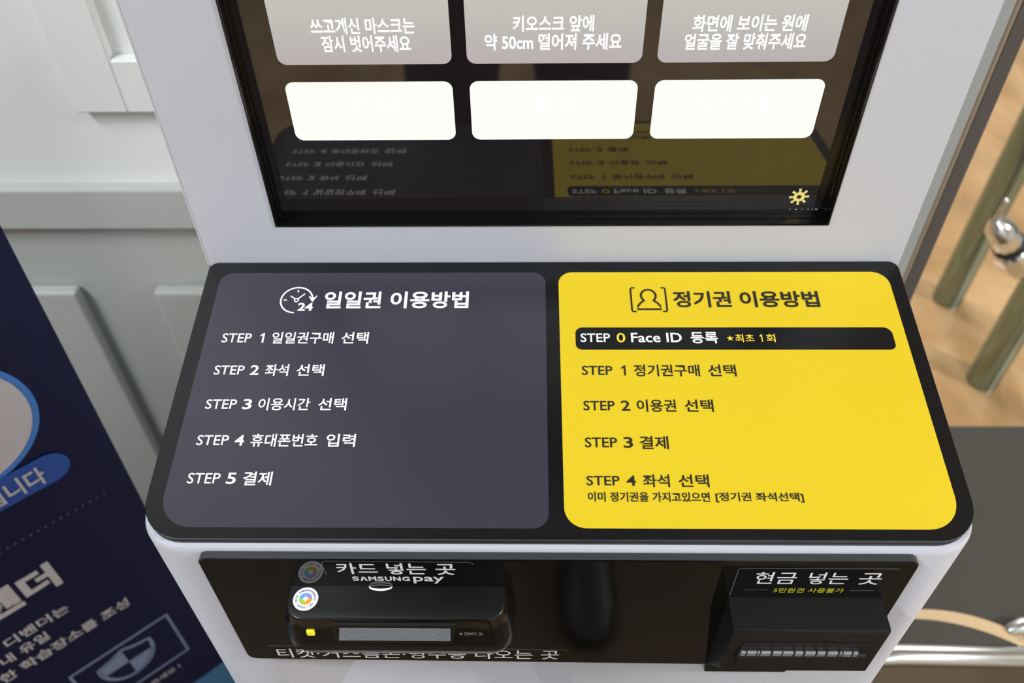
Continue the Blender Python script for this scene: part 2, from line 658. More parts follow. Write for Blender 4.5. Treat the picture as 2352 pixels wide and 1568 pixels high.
# ---- black gasket between housing and glass (stepped ring)
bm = bmesh.new()
prof = [(0.0, 0.0006), (0.0, -0.0005), (0.0012, -0.0007), (0.0020, 0.0002), (0.0021, 0.0050), (0.0026, 0.0046), (0.0030, 0.0052),
        (0.0031, 0.0095), (0.0034, 0.0092), (0.0037, 0.0098), (0.0038, 0.0130)]
rings = []
for d, y in prof:
    rings.append([bm.verts.new((x, y, z)) for x, z in ((OX0 + d * 0.5, OZ0 + d * 0.35), (OX1 - d * 0.5, OZ0 + d * 0.35), (OX1 - d * 0.5, OZ1 - d), (OX0 + d * 0.5, OZ1 - d))])
for a, b in zip(rings, rings[1:]):
    for k in range(4):
        bm.faces.new((a[k], a[(k + 1) % 4], b[(k + 1) % 4], b[k]))
link_mesh('screen_bezel', bm, 'bezel', kiosk)

# ---- display
GY = 0.0125
bm = bmesh.new()
box(bm, OX0 + 0.0006, OX1 - 0.0006, GY, GY + 0.008, OZ0 + 0.0004, OZ1 - 0.001)
display = link_mesh('display', bm, 'glass', kiosk)
display['label'] = 'dark glossy touch screen with lit tiles'
SP = Plane((0, GY, ZO), (1, 0, 0), (0, 0, 1))      # N points to -y, toward the viewer


def flat(name, pl, pts, m, parent, h):
    b_ = bmesh.new()
    poly(b_, pl, pts, h)
    return link_mesh(name, b_, m, parent)


HT = 0.0002
tiles_top = [(-0.1363, -0.0503), (-0.0429, 0.0428), (0.0502, 0.1361)]
for (a, b) in tiles_top:
    flat('tile', SP, rrect(a, b, 0.1172, 0.2300, 0.0045), 'tile_grey', display, HT)
for (a, b) in tiles_top:
    flat('tile', SP, rrect(a + 0.0006, b - 0.0006, 0.0739, 0.1078, 0.0045), 'tile_white', display, HT)


def stext(body, a, b, c, d, m='lit_text', w=0.022, h=0.0004):
    text(SP, body, a, b, c, d, m, display, h, w)


# coordinates on the glass of every line of lettering
TX = [('쓰고계신 마스크는', -0.1170, -0.0670, 0.1330, 0.1413), ('잠시 벗어주세요', -0.1131, -0.0697, 0.1238, 0.1324),
      ('키오스크 앞에', -0.0202, 0.0185, 0.1336, 0.1418), ('약 50cm 떨어져 주세요', -0.0338, 0.0323, 0.1242, 0.1328),
      ('화면에 보이는 원에', 0.0652, 0.1192, 0.1330, 0.1413), ('얼굴을 잘 맞춰주세요', 0.0624, 0.1207, 0.1238, 0.1322)]
for body, a, b, c, d in TX:
    stext(body, a, b, c, d, w=0.023)
stext('입실', -0.1052, -0.0795, 0.0893, 0.1010, 'lit_faint')
stext('퇴실', -0.0102, 0.0105, 0.0893, 0.1010, 'lit_faint')
stext('자리이동', 0.0720, 0.1115, 0.0893, 0.1010, 'lit_faint')
# cog icon, eight square teeth
bm = bmesh.new()
gc = (0.1376, 0.0361)
ri, ro, rh = 0.0032, 0.0055, 0.00135
pts = []
for k in range(8):
    a = math.radians(45 * k + 3)
    for da, r_ in ((-20, ri), (-9.5, ri), (-8.0, ro), (8.0, ro), (9.5, ri)):
        aa = a + math.radians(da)
        pts.append((gc[0] + r_ * math.cos(aa), gc[1] + r_ * math.sin(aa)))
hole = [(gc[0] + rh * math.cos(2 * PI * k / 40), gc[1] + rh * math.sin(2 * PI * k / 40)) for k in range(40)]
sh = 3
o_ = [bm.verts.new(SP.p(u, w_, 0.0004)) for u, w_ in pts]
off = round(40 * (3 - 20) / 360)
i_ = [bm.verts.new(SP.p(*hole[int(round(40 * math.atan2(p[1] - gc[1], p[0] - gc[0]) / (2 * PI))) % 40], 0.0004)) for p in pts]
for k in range(len(pts)):
    j = (k + 1) % len(pts)
    bm.faces.new((o_[k], o_[j], i_[j], i_[k]))
bmesh.ops.remove_doubles(bm, verts=bm.verts[:], dist=1e-7)
link_mesh('cog_icon', bm, 'lit_gear', display)
stext('1.0.1.115', 0.1342, 0.1500, 0.0252, 0.0278, 'lit_small', 0.004)

# ---- shelf plate (tilted)
SH = Plane((0, 0, ZO), (1, 0, 0), (0, ct, st))     # u = x, v = -s (towards the housing), N up


def srect(x0, x1, s0, s1, r):
    return rrect(x0, x1, -s1, -s0, r, 10)


bm = bmesh.new()
slab(bm, SH, srect(-0.1982, 0.1988, 0.0004, 0.1694, (0.0205, 0.0205, 0.0055, 0.0055)), -0.0020, 0.0, 0.00035)
plate = link_mesh('shelf_plate', bm, 'plate_print', kiosk, smooth=True)
plate['label'] = 'black sloping shelf plate with rounded front corners'
bm = bmesh.new()
slab(bm, SH, srect(-0.1985, 0.1990, 0.0004, 0.1698, (0.0212, 0.0212, 0.0055, 0.0055)), -0.0052, -0.0027, 0.0008)
link_mesh('shelf_gasket', bm, 'plate', kiosk, smooth=True)
bm = bmesh.new()
slab(bm, SH, srect(-0.1970, 0.1970, 0.002, 0.1675, 0.016), -0.0030, -0.0018)
link_mesh('plate_bond', bm, 'deep_black', kiosk)

# printed panels
bm = bmesh.new()
poly(bm, SH, srect(-0.1898, -0.0031, 0.0085, 0.1641, (0.0165, 0.0075, 0.0075, 0.0075)), 0.00008)
pl_dark = link_mesh('instruction_panel', bm, 'slate', kiosk)
pl_dark['label'] = 'slate grey printed panel with white lettering'
bm = bmesh.new()
poly(bm, SH, srect(0.0043, 0.1909, 0.0084, 0.1639, (0.0105, 0.0165, 0.0095, 0.0080)), 0.00008)
pl_yel = link_mesh('instruction_panel', bm, 'yellow', kiosk)
pl_yel['label'] = 'bright yellow printed panel with black lettering'
bm = bmesh.new()
poly(bm, SH, srect(0.0128, 0.1840, 0.0474, 0.0621, (0.0035, 0.0035, 0.0045, 0.0040)), 0.00016)
bar = link_mesh('header_bar', bm, 'plate_print', pl_yel)
bar['label'] = 'black rounded bar with white and yellow lettering'


def st_(body, x0, x1, stop, sbase, m, parent, w=0.02, h=0.00025):
    return text(SH, body, x0, x1, -sbase, -stop, m, parent, h, w)


st_('일일권', -0.1276, -0.0955, 0.0223, 0.0342, 'ink_white', pl_dark, 0.024)
st_('이용방법', -0.0903, -0.0463, 0.0223, 0.0342, 'ink_white', pl_dark, 0.024)
st_('정기권', 0.0680, 0.1002, 0.0223, 0.0338, 'ink_black', pl_yel, 0.024)
st_('이용방법', 0.1051, 0.1490, 0.0223, 0.0338, 'ink_black', pl_yel, 0.027)
rowsL = [(1, '일일권구매', '선택', 0.0511, 0.0575, -0.0999), (2, '좌석', '선택', 0.0722, 0.0783, -0.1213),
         (3, '이용시간', '선택', 0.0933, 0.0994, -0.1068), (4, '휴대폰번호', '입력', 0.1144, 0.1205, -0.0998),
         (5, '결제', '', 0.1356, 0.1416, -0.1385)]
rowsR = [(1, '정기권구매', '선택', 0.0723, 0.0785, 0.0966), (2, '이용권', '선택', 0.0939, 0.1000, 0.0821),
         (3, '결제', '', 0.1153, 0.1213, 0.0572), (4, '좌석', '선택', 0.1365, 0.1420, 0.0749)]


def one(x0, x1, stop, sbase, ink, par, w=0.0010, h=0.00025):
    b_ = bmesh.new()
    hgt = sbase - stop
    poly(b_, SH, [(x1 - w, -sbase), (x1, -sbase), (x1, -stop), (x1 - w * 0.75, -stop), (x0, -stop - 0.24 * hgt), (x0 + 0.0003, -stop - 0.36 * hgt),
                  (x1 - w, -stop - 0.22 * hgt)], h)
    return link_mesh('lettering', b_, ink, par)


def step_row(x0, num, w1, w2, s0, s1, xe, ink, par):
    wt = 0.017 if ink == 'ink_black' else 0.014
    st_('STEP', x0, x0 + 0.0161, s0 + 0.0002, s1 - 0.0001, ink, par, 0.012 if ink == 'ink_black' else 0.006)
    if num == 1:
        one(x0 + 0.0207, x0 + 0.0231, s0, s1 + 0.0001, ink, par)
    else:
        st_(str(num), x0 + 0.0193, x0 + 0.0240, s0, s1 + 0.0001, ink, par, 0.016)
    a = x0 + 0.0274
    if w2:
        b = xe - 0.0148
        gap = 0.0053
        st_(w1, a, b - gap + 0.0010, s0 - 0.0006, s1 + 0.0007, ink, par, wt)
        st_(w2, b, xe, s0 - 0.0006, s1 + 0.0007, ink, par, wt)
    else:
        st_(w1, a, xe, s0 - 0.0006, s1 + 0.0008, ink, par, wt)


for (k, a, b, s0, s1, xe) in rowsL:
    step_row(-0.1802, k, a, b, s0, s1, xe, 'ink_white', pl_dark)
for (k, a, b, s0, s1, xe) in rowsR:
    step_row(0.0155, k, a, b, s0, s1, xe, 'ink_black', pl_yel)
st_('STEP', 0.0155, 0.0315, 0.0515, 0.0572, 'ink_white', bar, 0.011, 0.0003)
st_('0', 0.0350, 0.0397, 0.0512, 0.0575, 'ink_yellow', bar, 0.008, 0.0003)
st_('Face ID', 0.0428, 0.0702, 0.0511, 0.0574, 'ink_white', bar, 0.014, 0.0003)
st_('등록', 0.0750, 0.0896, 0.0506, 0.0581, 'ink_white', bar, 0.020, 0.0003)
st_('최초', 0.0990, 0.1092, 0.0520, 0.0573, 'ink_yellow', bar, 0.012, 0.0003)
one(0.1121, 0.1136, 0.0521, 0.0571, 'ink_yellow', bar, 0.0006, 0.0003)
st_('회', 0.1156, 0.1205, 0.0520, 0.0573, 'ink_yellow', bar, 0.012, 0.0003)
bm = bmesh.new()
poly(bm, SH, [(0.0962 + (0.0020 if k % 2 == 0 else 0.0008) * math.cos(PI / 2 + PI * k / 5),
               -0.0548 + (0.0020 if k % 2 == 0 else 0.0008) * math.sin(PI / 2 + PI * k / 5)) for k in range(10)], 0.0003)
link_mesh('star_mark', bm, 'ink_yellow', bar)
st_('이미 정기권을 가지고있으면', 0.0158, 0.0743, 0.1453, 0.1504, 'ink_black', pl_yel, 0.022)
st_('[정기권 좌석선택]', 0.0770, 0.1190, 0.1453, 0.1506, 'ink_black', pl_yel, 0.022)

# clock with arrow and 24
bm = bmesh.new()
cc, rr = (-0.1433, -0.0283), 0.0089
h_ = 0.00025
stroke(bm, SH, arc(*cc, rr, rr, 266, 12, 60), 0.00092, h_)
ax, ay = cc[0] + rr * math.cos(math.radians(8)), cc[1] + rr * math.sin(math.radians(8))
stroke(bm, SH, [(ax - 0.0018, ay + 0.0012), (ax + 0.0002, ay - 0.0024), (ax + 0.0022, ay + 0.0016)], 0.00075, h_ + 0.00002)
poly(bm, SH, [(ax - 0.0010, ay + 0.0005), (ax + 0.0002, ay - 0.0024), (ax + 0.0014, ay + 0.0007)], h_ + 0.00003)
stroke(bm, SH, arc(cc[0] - 0.0001, cc[1] - 0.0001, 0.0011, 0.0011, 0, 360, 20), 0.0007, h_ + 0.00001, closed=False)
stroke(bm, SH, [(cc[0] - 0.0010, cc[1] + 0.0008), (cc[0] - 0.0035, cc[1] + 0.0027)], 0.00075, h_ + 0.00001)
stroke(bm, SH, [(cc[0] + 0.0007, cc[1] + 0.0009), (cc[0] + 0.0040, cc[1] + 0.0043)], 0.00075, h_ + 0.00001)
stroke(bm, SH, [(cc[0], cc[1] + 0.0058), (cc[0], cc[1] + 0.0068)], 0.0008, h_ + 0.00001)
stroke(bm, SH, [(cc[0] - 0.0070, cc[1]), (cc[0] - 0.0059, cc[1])], 0.0008, h_ + 0.00001)
link_mesh('clock_icon', bm, 'ink_white', pl_dark)
st_('24', -0.1419, -0.1334, 0.0303, 0.0359, 'ink_white', pl_dark, 0.03)
# person in brackets
bm = bmesh.new()
for x0, d in ((0.0447, 1), (0.0641, -1)):
    stroke(bm, SH, [(x0 + 0.0020 * d, -0.0199), (x0 + 0.0006 * d, -0.0199), (x0, -0.0206), (x0, -0.0359), (x0 + 0.0006 * d, -0.0366),
                    (x0 + 0.0020 * d, -0.0366)], 0.0010, h_)
hc = (0.0544, -0.0255)
head = arc(hc[0], hc[1], 0.0041, 0.0043, -52, 232, 40)
body_l = [(hc[0] - 0.0046, -0.0305), (hc[0] - 0.0060, -0.0325), (hc[0] - 0.0066, -0.0350)]
body_r = [(hc[0] + 0.0066, -0.0350), (hc[0] + 0.0060, -0.0325), (hc[0] + 0.0046, -0.0305)]
stroke(bm, SH, head + body_l + body_r, 0.0012, h_, closed=True)
link_mesh('person_icon', bm, 'ink_black', pl_yel)

# ---- fascia panel (black acrylic on the body front)
YP = -0.1745
FP = Plane((0, YP, ZO), (1, 0, 0), (0, 0, 1))
bm = bmesh.new()
base = rrect(-0.1695, 0.1697, -0.1460, -0.0338, (0.006, 0.006, 0.0045, 0.0045), 8)
pts = []
for (u, w_) in base:
    if w_ < -0.10:
        w_ += 0.0045 * (0.17 - u) / 0.34 - 0.0005
    pts.append((u, w_))
slab(bm, FP, pts, YP - YF + 0.0001, 0.0, 0.0006)
fascia = link_mesh('fascia_panel', bm, ['acrylic', 'acrylic_edge'], kiosk)
for p in fascia.data.polygons:
    if abs(p.normal.y) < 0.5:
        p.material_index = 1
fascia['label'] = 'glossy black acrylic front panel'


def ft(body, x0, x1, z0, z1, m, par, w=0.01, h=0.00035):
    return text(FP, body, x0, x1, z0, z1, m, par, h, w)


# outlet caption
ft('티켓·거스름돈·영수증 나오는 곳', -0.1517, 0.0040, -0.1395, -0.1285, 'ink_white', fascia, 0.004, 0.0002)
bm = bmesh.new()
stroke(bm, FP, [(-0.1556, -0.1256), (-0.1540, -0.1247), (0.0066, -0.1276), (0.0092, -0.1292)], 0.00022, 0.0002)
link_mesh('label_outline', bm, 'small_print', fascia)

# card label
bm = bmesh.new()
slab(bm, FP, rrect(-0.1106, -0.0385, -0.0585, -0.0345, (0.0004, 0.0004, 0.003, 0.003), 5), 0.00005, 0.0002)
card_label = link_mesh('card_label', bm, 'label_film', kiosk)
card_label['label'] = 'black film label naming the card slot'
bm = bmesh.new()
stroke(bm, FP, [(-0.1098, -0.0470), (-0.1106, -0.0375)] + arc(-0.1076, -0.0375, 0.003, 0.003, 180, 90, 6) +
       [(-0.0415, -0.0350)] + arc(-0.0415, -0.0380, 0.003, 0.003, 90, 20, 5), 0.00018, 0.00026)
link_mesh('label_outline', bm, 'small_print', card_label)
ft('카드', -0.1041, -0.0846, -0.0462, -0.0360, 'ink_white', card_label, 0.012)
ft('넣는', -0.0801, -0.0615, -0.0465, -0.0360, 'ink_white', card_label, 0.012)
ft('곳', -0.0568, -0.0475, -0.0468, -0.0366, 'ink_white', card_label, 0.012)
# pay mark: wide capitals whose A has no crossbar
cap = [('S', -0.0978, -0.0946), ('Λ', -0.0941, -0.0905), ('M', -0.0900, -0.0862), ('S', -0.0857, -0.0826), ('U', -0.0820, -0.0787),
       ('N', -0.0781, -0.0744), ('G', -0.0737, -0.0700)]
bm = bmesh.new()
for ch, a, b in cap:
    if ch == 'Λ':
        w_ = 0.00095
        for pts in ([(a, -0.0528), (a + w_, -0.0528), ((a + b) / 2 + 0.0003, -0.0497), ((a + b) / 2 + 0.0006, -0.0486), ((a + b) / 2 - 0.0006, -0.0486)],
                    [(b - w_, -0.0528), (b, -0.0528), ((a + b) / 2 + 0.0006, -0.0486), ((a + b) / 2 - 0.0003, -0.0490)]):
            poly(bm, FP, pts, 0.00035)
    else:
        add_text(bm, FP, ch, a, b, -0.0528, -0.0486, 0.00035, 0.035)
link_mesh('lettering', bm, 'ink_white', card_label)
bm = bmesh.new()
add_text(bm, FP, 'pay', -0.0684, -0.0534, -0.0550, -0.0486, 0.00035, 0.014)
link_mesh('lettering', bm, 'ink_white', card_label)

# ---- card reader (protrudes from the fascia)
def frect(x0, x1, yf, z, r, n=8):
    """horizontal section: straight at the back, rounded front corners"""
    p = [(x1, YP - 0.0001, z)]
    for i in range(n + 1):
        a = -0.5 * PI * i / n
        p.append((x1 - r + r * math.cos(a), yf + r + r * math.sin(a), z))
    for i in range(n + 1):
        a = -0.5 * PI - 0.5 * PI * i / n
        p.append((x0 + r + r * math.cos(a), yf + r + r * math.sin(a), z))
    p.append((x0, YP - 0.0001, z))
    return p


secs = [(-0.1292, -0.0250, -0.1915, -0.0583, 0.0090), (-0.1297, -0.0243, -0.1920, -0.0586, 0.0092), (-0.1300, -0.0238, -0.1923, -0.0592, 0.0094),
        (-0.1325, -0.0212, -0.1930, -0.0680, 0.0100), (-0.1338, -0.0200, -0.1938, -0.0800, 0.0110), (-0.1342, -0.0195, -0.1942, -0.0870, 0.0115),
        (-0.1338, -0.0197, -0.1936, -0.0882, 0.0115), (-0.1334, -0.0200, -0.1928, -0.0920, 0.0115), (-0.1324, -0.0208, -0.1905, -0.0980, 0.0112),
        (-0.1300, -0.0230, -0.1850, -0.1030, 0.0085), (-0.1275, -0.0250, -0.1765, -0.1055, 0.0015)]
bm = bmesh.new()
loft(bm, [[(x, y, ZO + z) for x, y, z in frect(a, b, yf, z, r)] for a, b, yf, z, r in secs][::-1])
reader = link_mesh('card_reader', bm, ['reader', 'reader_gloss'], kiosk, smooth=True)
for p in reader.data.polygons:
    if p.normal.z < 0.9:
        p.material_index = 1
reader['label'] = 'black card reader with rounded front corners'
RP = Plane((0, -0.1936, ZO), (1, 0, 0), (0, 0, 1))
# slot mouth and speckled tongue
bm = bmesh.new()
vs = [bm.verts.new(p) for p in ((-0.1065, -0.1938, ZO - 0.0606), (-0.0472, -0.1938, ZO - 0.0606), (-0.0495, -0.1945, ZO - 0.0780), (-0.1080, -0.1945, ZO - 0.0780),
                                (-0.1065, -0.1900, ZO - 0.0606), (-0.0472, -0.1900, ZO - 0.0606), (-0.0495, -0.1900, ZO - 0.0780), (-0.1080, -0.1900, ZO - 0.0780))]
for q in ((0, 1, 2, 3), (4, 5, 6, 7), (0, 1, 5, 4), (2, 3, 7, 6), (0, 3, 7, 4), (1, 2, 6, 5)):
    bm.faces.new([vs[i] for i in q])
link_mesh('card_slot', bm, 'deep_black', reader)
bm = bmesh.new()
vs = [bm.verts.new(p) for p in ((-0.1031, -0.1942, ZO - 0.0626), (-0.0500, -0.1942, ZO - 0.0626), (-0.0503, -0.1975, ZO - 0.0690), (-0.1038, -0.1975, ZO - 0.0690),
                                (-0.1031, -0.1937, ZO - 0.0740), (-0.0505, -0.1937, ZO - 0.0740))]
for q in ((0, 1, 2, 3), (3, 2, 5, 4), (0, 3, 4), (1, 5, 2), (0, 4, 5, 1)):
    bm.faces.new([vs[i] for i in q])
g = link_mesh('slot_tongue', bm, 'guide_grey', reader)
g['label'] = 'speckled grey tongue of the card slot'
bm = bmesh.new()
box(bm, -0.1200, -0.1163, -0.1943, -0.1925, ZO - 0.0712, ZO - 0.0672, bevel=0.0004, seg=2)
link_mesh('status_lamp', bm, 'lamp_yellow', reader)
# upside-down caption with arrow
bm = bmesh.new()
RU = Plane((0, -0.1944, ZO), (-1, 0, 0), (0, 0, -1))
add_text(bm, RU, 'IC CARD', 0.0350, 0.0438, 0.0662, 0.0692, 0.0, 0.004)
poly(bm, RU, [(0.0447, 0.0665), (0.0447, 0.0690), (0.0462, 0.0678)], 0.0)
link_mesh('lettering', bm, 'small_print', reader)
bm = bmesh.new()
LP = Plane((0, -0.1938, ZO), (1, 0, 0), (0, 0, 1))
stroke(bm, LP, [(-0.0828, -0.0885), (-0.0780, -0.0885), (-0.0783, -0.0868), (-0.0825, -0.0868)], 0.00025, 0.0001, closed=True)
poly(bm, LP, [(-0.0838, -0.0880), (-0.0838, -0.0868), (-0.0857, -0.0876)], 0.0001)
poly(bm, LP, [(-0.0770, -0.0868), (-0.0770, -0.0880), (-0.0751, -0.0878)], 0.0001)
link_mesh('card_mark', bm, 'small_print', reader)
# notch emblem on the crease
bm = bmesh.new()
up = arc(-0.0850, -0.0625, 0.0072, 0.0045, 38, 142, 16)
stroke(bm, Plane((0, YP, ZO), (1, 0, 0), (0, 0, 1)), [(u, max(w_, -0.0583)) for u, w_ in arc(-0.0850, -0.0583, 0.0058, 0.0018, 0, 180, 16)], 0.00025, 0.0005)
link_mesh('emblem_arc', bm, 'ink_white', card_label)
TPp = Plane((0, 0, ZO - 0.0583), (1, 0, 0), (0, 1, 0))
bm = bmesh.new()
lo = [(-0.0850 + 0.0058 * math.cos(a), YP - 0.0006 - 0.0022 * math.sin(a)) for a in [PI * i / 16 for i in range(17)]]
li = [(-0.0850 + 0.0050 * math.cos(a), YP - 0.0006 - 0.0010 * math.sin(a)) for a in [PI * i / 16 for i in range(17)]]
A = [bm.verts.new(TPp.p(u, w_, 0.0002)) for u, w_ in lo]
B = [bm.verts.new(TPp.p(u, w_, 0.0002)) for u, w_ in li]
for k in range(16):
    bm.faces.new((A[k], A[k + 1], B[k + 1], B[k]))
link_mesh('emblem', bm, 'ink_white', reader)

# round approval sticker on the reader top (it reads upside down from here)
bm = bmesh.new()
sc = (-0.1207, -0.1817)
ST = Plane((sc[0], sc[1], ZO - 0.0583), (-1, 0, 0), (0, -1, 0))
slab(bm, ST, [(0.0061 * math.cos(2 * PI * k / 48), 0.0061 * math.sin(2 * PI * k / 48)) for k in range(48)], 0.0, 0.00015)
stick = link_mesh('approval_sticker', bm, 'sticker', kiosk)
stick['label'] = 'round white sticker with four-colour ring'
rot = 28
for k, mm in enumerate(('st_orange', 'st_purple', 'st_blue', 'st_green')):
    a0 = 55 + 90 * k + rot
    outer_ = arc(0, 0, 0.0031, 0.0031, a0, a0 + 90, 10)
    q0, q1 = math.radians(a0 + 20), math.radians(a0 + 110)
    c1 = (0.0016 * math.cos(q1), 0.0016 * math.sin(q1))
    c0 = (0.0016 * math.cos(q0), 0.0016 * math.sin(q0))
    bm = bmesh.new()
    poly(bm, ST, outer_ + [c1, c0], 0.0003)
    link_mesh('ring_segment', bm, mm, stick)
bm = bmesh.new()
ring_text(bm, ST, '신용카드 단말기 정보보호 기술기준 인증', 0, 0, 0.0045, 0.00105, 78, True, 0.0003)
ring_text(bm, ST, '·여신금융협회·', 0, 0, 0.0045, 0.0011, 258, False, 0.0003)
link_mesh('lettering', bm, 'st_ink', stick)

# ---- cash label
bm = bmesh.new()
slab(bm, FP, rrect(0.0861, 0.1618, -0.0672, -0.0392, (0.0003, 0.0003, 0.001, 0.003), 4), 0.00005, 0.0002)
cash = link_mesh('cash_label', bm, 'label_film', kiosk)
cash['label'] = 'black film label naming the cash slot'
bm = bmesh.new()
stroke(bm, FP, [(0.0861, -0.0655), (0.0861, -0.0410)] + arc(0.0881, -0.0412, 0.002, 0.002, 180, 90, 5) + [(0.1608, -0.0393), (0.1616, -0.0398)], 0.00018, 0.0003)
link_mesh('label_outline', bm, 'small_print', cash)
ft('현금', 0.0953, 0.1150, -0.0537, -0.0425, 'ink_white', cash, 0.004)
ft('넣는', 0.1207, 0.1395, -0.0538, -0.0427, 'ink_white', cash, 0.004)
ft('곳', 0.1447, 0.1553, -0.0540, -0.0432, 'ink_white', cash, 0.004)
ft('5만원권 사용불가', 0.1064, 0.1402, -0.0622, -0.0577, 'ink_lime', cash, 0.0)
for a_, b_ in ((0.0924, 0.1039), (0.1434, 0.1547)):
    bm = bmesh.new()
    stroke(bm, FP, [(a_, -0.0599), (b_, -0.0598)], 0.0002, 0.0003)
    link_mesh('rule_line', bm, 'small_print', cash)

# ---- bill acceptor
AX0, AX1 = 0.0858, 0.1608
bm = bmesh.new()
prof = [(YP - 0.0001, -0.0674), (-0.1912, -0.0677), (-0.1920, -0.0684), (-0.1923, -0.0695), (-0.1920, -0.1120), (-0.1912, -0.1130),
        (-0.1900, -0.1134), (YP - 0.0001, -0.1440)]
nn_ = len(prof)
xs = [AX0, AX0 + 0.0006, AX1 - 0.0006, AX1]
R_ = []
for i, x in enumerate(xs):
    sc_ = 0.0005 if i in (0, 3) else 0.0
    R_.append([(x, y + (sc_ if 0 < k < nn_ - 1 else 0), ZO + z) for k, (y, z) in enumerate(prof)])
loft(bm, R_)
acc = link_mesh('bill_acceptor', bm, 'acceptor', kiosk, smooth=True)
acc['label'] = 'black wedge-shaped banknote acceptor'
bm = bmesh.new()
box(bm, 0.0868, 0.1330, -0.1736, -0.1702, ZO - 0.1575, ZO - 0.1400, bevel=0.0012, seg=2)
link_mesh('mounting_flange', bm, 'acceptor', acc)
AP = Plane((0, -0.1923, ZO), (1, 0, 0), (0, 0, 1))
bm = bmesh.new()
slab(bm, AP, rrect(0.0920, 0.1562, -0.1068, -0.0793, 0.001, 3), -0.0003, 0.0005, 0.0001)
fp = link_mesh('front_plate', bm, 'acceptor', acc)
bm = bmesh.new()
slab(bm, AP, rrect(0.0912, 0.1512, -0.0935, -0.0860, 0.001, 3), 0.0002, 0.0008)
link_mesh('slot_mouth', bm, 'deep_black', acc)
bm = bmesh.new()       # rounded lower lip
tube(bm, [(0.0910, -0.1921, ZO - 0.0925), (0.1545, -0.1921, ZO - 0.0925)], 0.0024, 16)
link_mesh('slot_lip', bm, 'acceptor', acc, smooth=True)
teeth = [(515, 572), (590, 700), (712, 738), (752, 868), (895, 1000), (1015, 1135), (1158, 1252), (1277, 1398), (1422, 1517), (1543, 1662),
         (1688, 1710), (1725, 1825), (1845, 1900)]
for a, b in teeth:
    x0 = 0.0917 + (a - 501) * 4.15e-5
    x1 = 0.0917 + (b - 501) * 4.15e-5
    bm = bmesh.new()
    box(bm, x0, x1, -0.1942, -0.1928, ZO - 0.0906, ZO - 0.0868, bevel=0.0002, seg=1)
    link_mesh('guide_tooth', bm, 'tooth', acc)

# ================================================================== BANNER
az = math.radians(49)
BU = Vector((math.sin(az), math.cos(az), 0))
BO = Vector((-0.3689, 0.0479, 0.0))
tiltv = Vector((0, 0, 1)) + BU * 0.0234
banner = thing('standing_banner', 'navy blue standing banner with blue pill and white lettering, left of the kiosk', 'banner',
               (BO.x - BU.x * 0.3, BO.y - BU.y * 0.3, 0))
BP = Plane((BO.x, BO.y, ZO), BU, (0, 0, 1))
bm = bmesh.new()
e = lambda z: 0.0008 + (z + 0.714) * 0.0234
slab(bm, BP, [(e(-0.955) - 0.60, -0.955), (e(-0.955), -0.955), (e(0.10), 0.10), (e(0.10) - 0.60, 0.10)], -0.0012, 0.0)
sheet = link_mesh('banner_sheet', bm, 'navy', banner)
bm = bmesh.new()
nrm = BP.N
c0, c1 = BP.p(-0.62, -0.98), BP.p(0.02, -0.98)
tube(bm, [c0, c1], 0.02, 16)
link_mesh('base_tube', bm, 'alu', banner, smooth=True)
for q in (-0.5, -0.1):
    bm = bmesh.new()
    f0, f1 = BP.p(q, -0.993, -0.12), BP.p(q, -0.993, 0.12)
    tube(bm, [f0, f1], 0.007, 10)
    link_mesh('foot', bm, 'alu', banner, smooth=True)
bm = bmesh.new()
tube(bm, [BP.p(-0.3, -0.96, -0.012), BP.p(-0.3, 0.10, -0.012)], 0.006, 10)
link_mesh('support_pole', bm, 'alu', banner, smooth=True)
bm = bmesh.new()
tube(bm, [BP.p(e(0.10) - 0.6, 0.105, -0.003), BP.p(e(0.10), 0.105, -0.003)], 0.008, 12)
link_mesh('top_rail', bm, 'alu', banner, smooth=True)
bh = 0.0004
# round badge
bm = bmesh.new()
bc = (-0.0830, -0.1600)
# badge radius from three points on its ring
slab(bm, BP, [(bc[0] + 0.0635 * math.cos(2 * PI * k / 64), bc[1] + 0.0635 * math.sin(2 * PI * k / 64)) for k in range(64)], 0.0, bh)
badge = link_mesh('round_badge', bm, 'bn_ring', sheet)
bm = bmesh.new()
poly(bm, BP, [(bc[0] + 0.0585 * math.cos(2 * PI * k / 64), bc[1] + 0.0585 * math.sin(2 * PI * k / 64)) for k in range(64)], bh * 2)
link_mesh('badge_disc', bm, 'bn_white', sheet)
bm = bmesh.new()
poly(bm, BP, [(-0.0735 + 0.020 * math.cos(2 * PI * k / 32), -0.1290 + 0.020 * math.sin(2 * PI * k / 32)) for k in range(32)], bh * 3)
link_mesh('badge_spot', bm, 'bn_blue', sheet)
# pill with lettering
bm = bmesh.new()
pp = rrect(-0.40, -0.0222, -0.2520, -0.2205, 0.0157, 12)
slab(bm, BP, pp, bh * 3, bh * 4)
link_mesh('pill', bm, 'bn_blue', sheet)
text(BP, '입니다', -0.0880, -0.0425, -0.2472, -0.2262, 'bn_white', sheet, bh * 6, 0.02)
# dotted rule
bm = bmesh.new()
for k in range(28):
    cx = -0.0134 - k * 0.0063
    poly(bm, BP, [(cx + 0.0012 * math.cos(2 * PI * j / 8), -0.2953 + 0.0012 * math.sin(2 * PI * j / 8)) for j in range(8)], bh)
link_mesh('dotted_rule', bm, 'bn_dot', sheet)
text(BP, '벤더', -0.1420, -0.0785, -0.3720, -0.3350, 'bn_white', sheet, bh, 0.045)
text(BP, '디벤더는', -0.1440, -0.0880, -0.4125, -0.3985, 'bn_white', sheet, bh, 0.02)
text(BP, '내 유일', -0.1560, -0.1140, -0.4330, -0.4185, 'bn_white', sheet, bh, 0.02)
text(BP, '한 학습장소를 조성', -0.1660, -0.0450, -0.4560, -0.4410, 'bn_white', sheet, bh, 0.02)
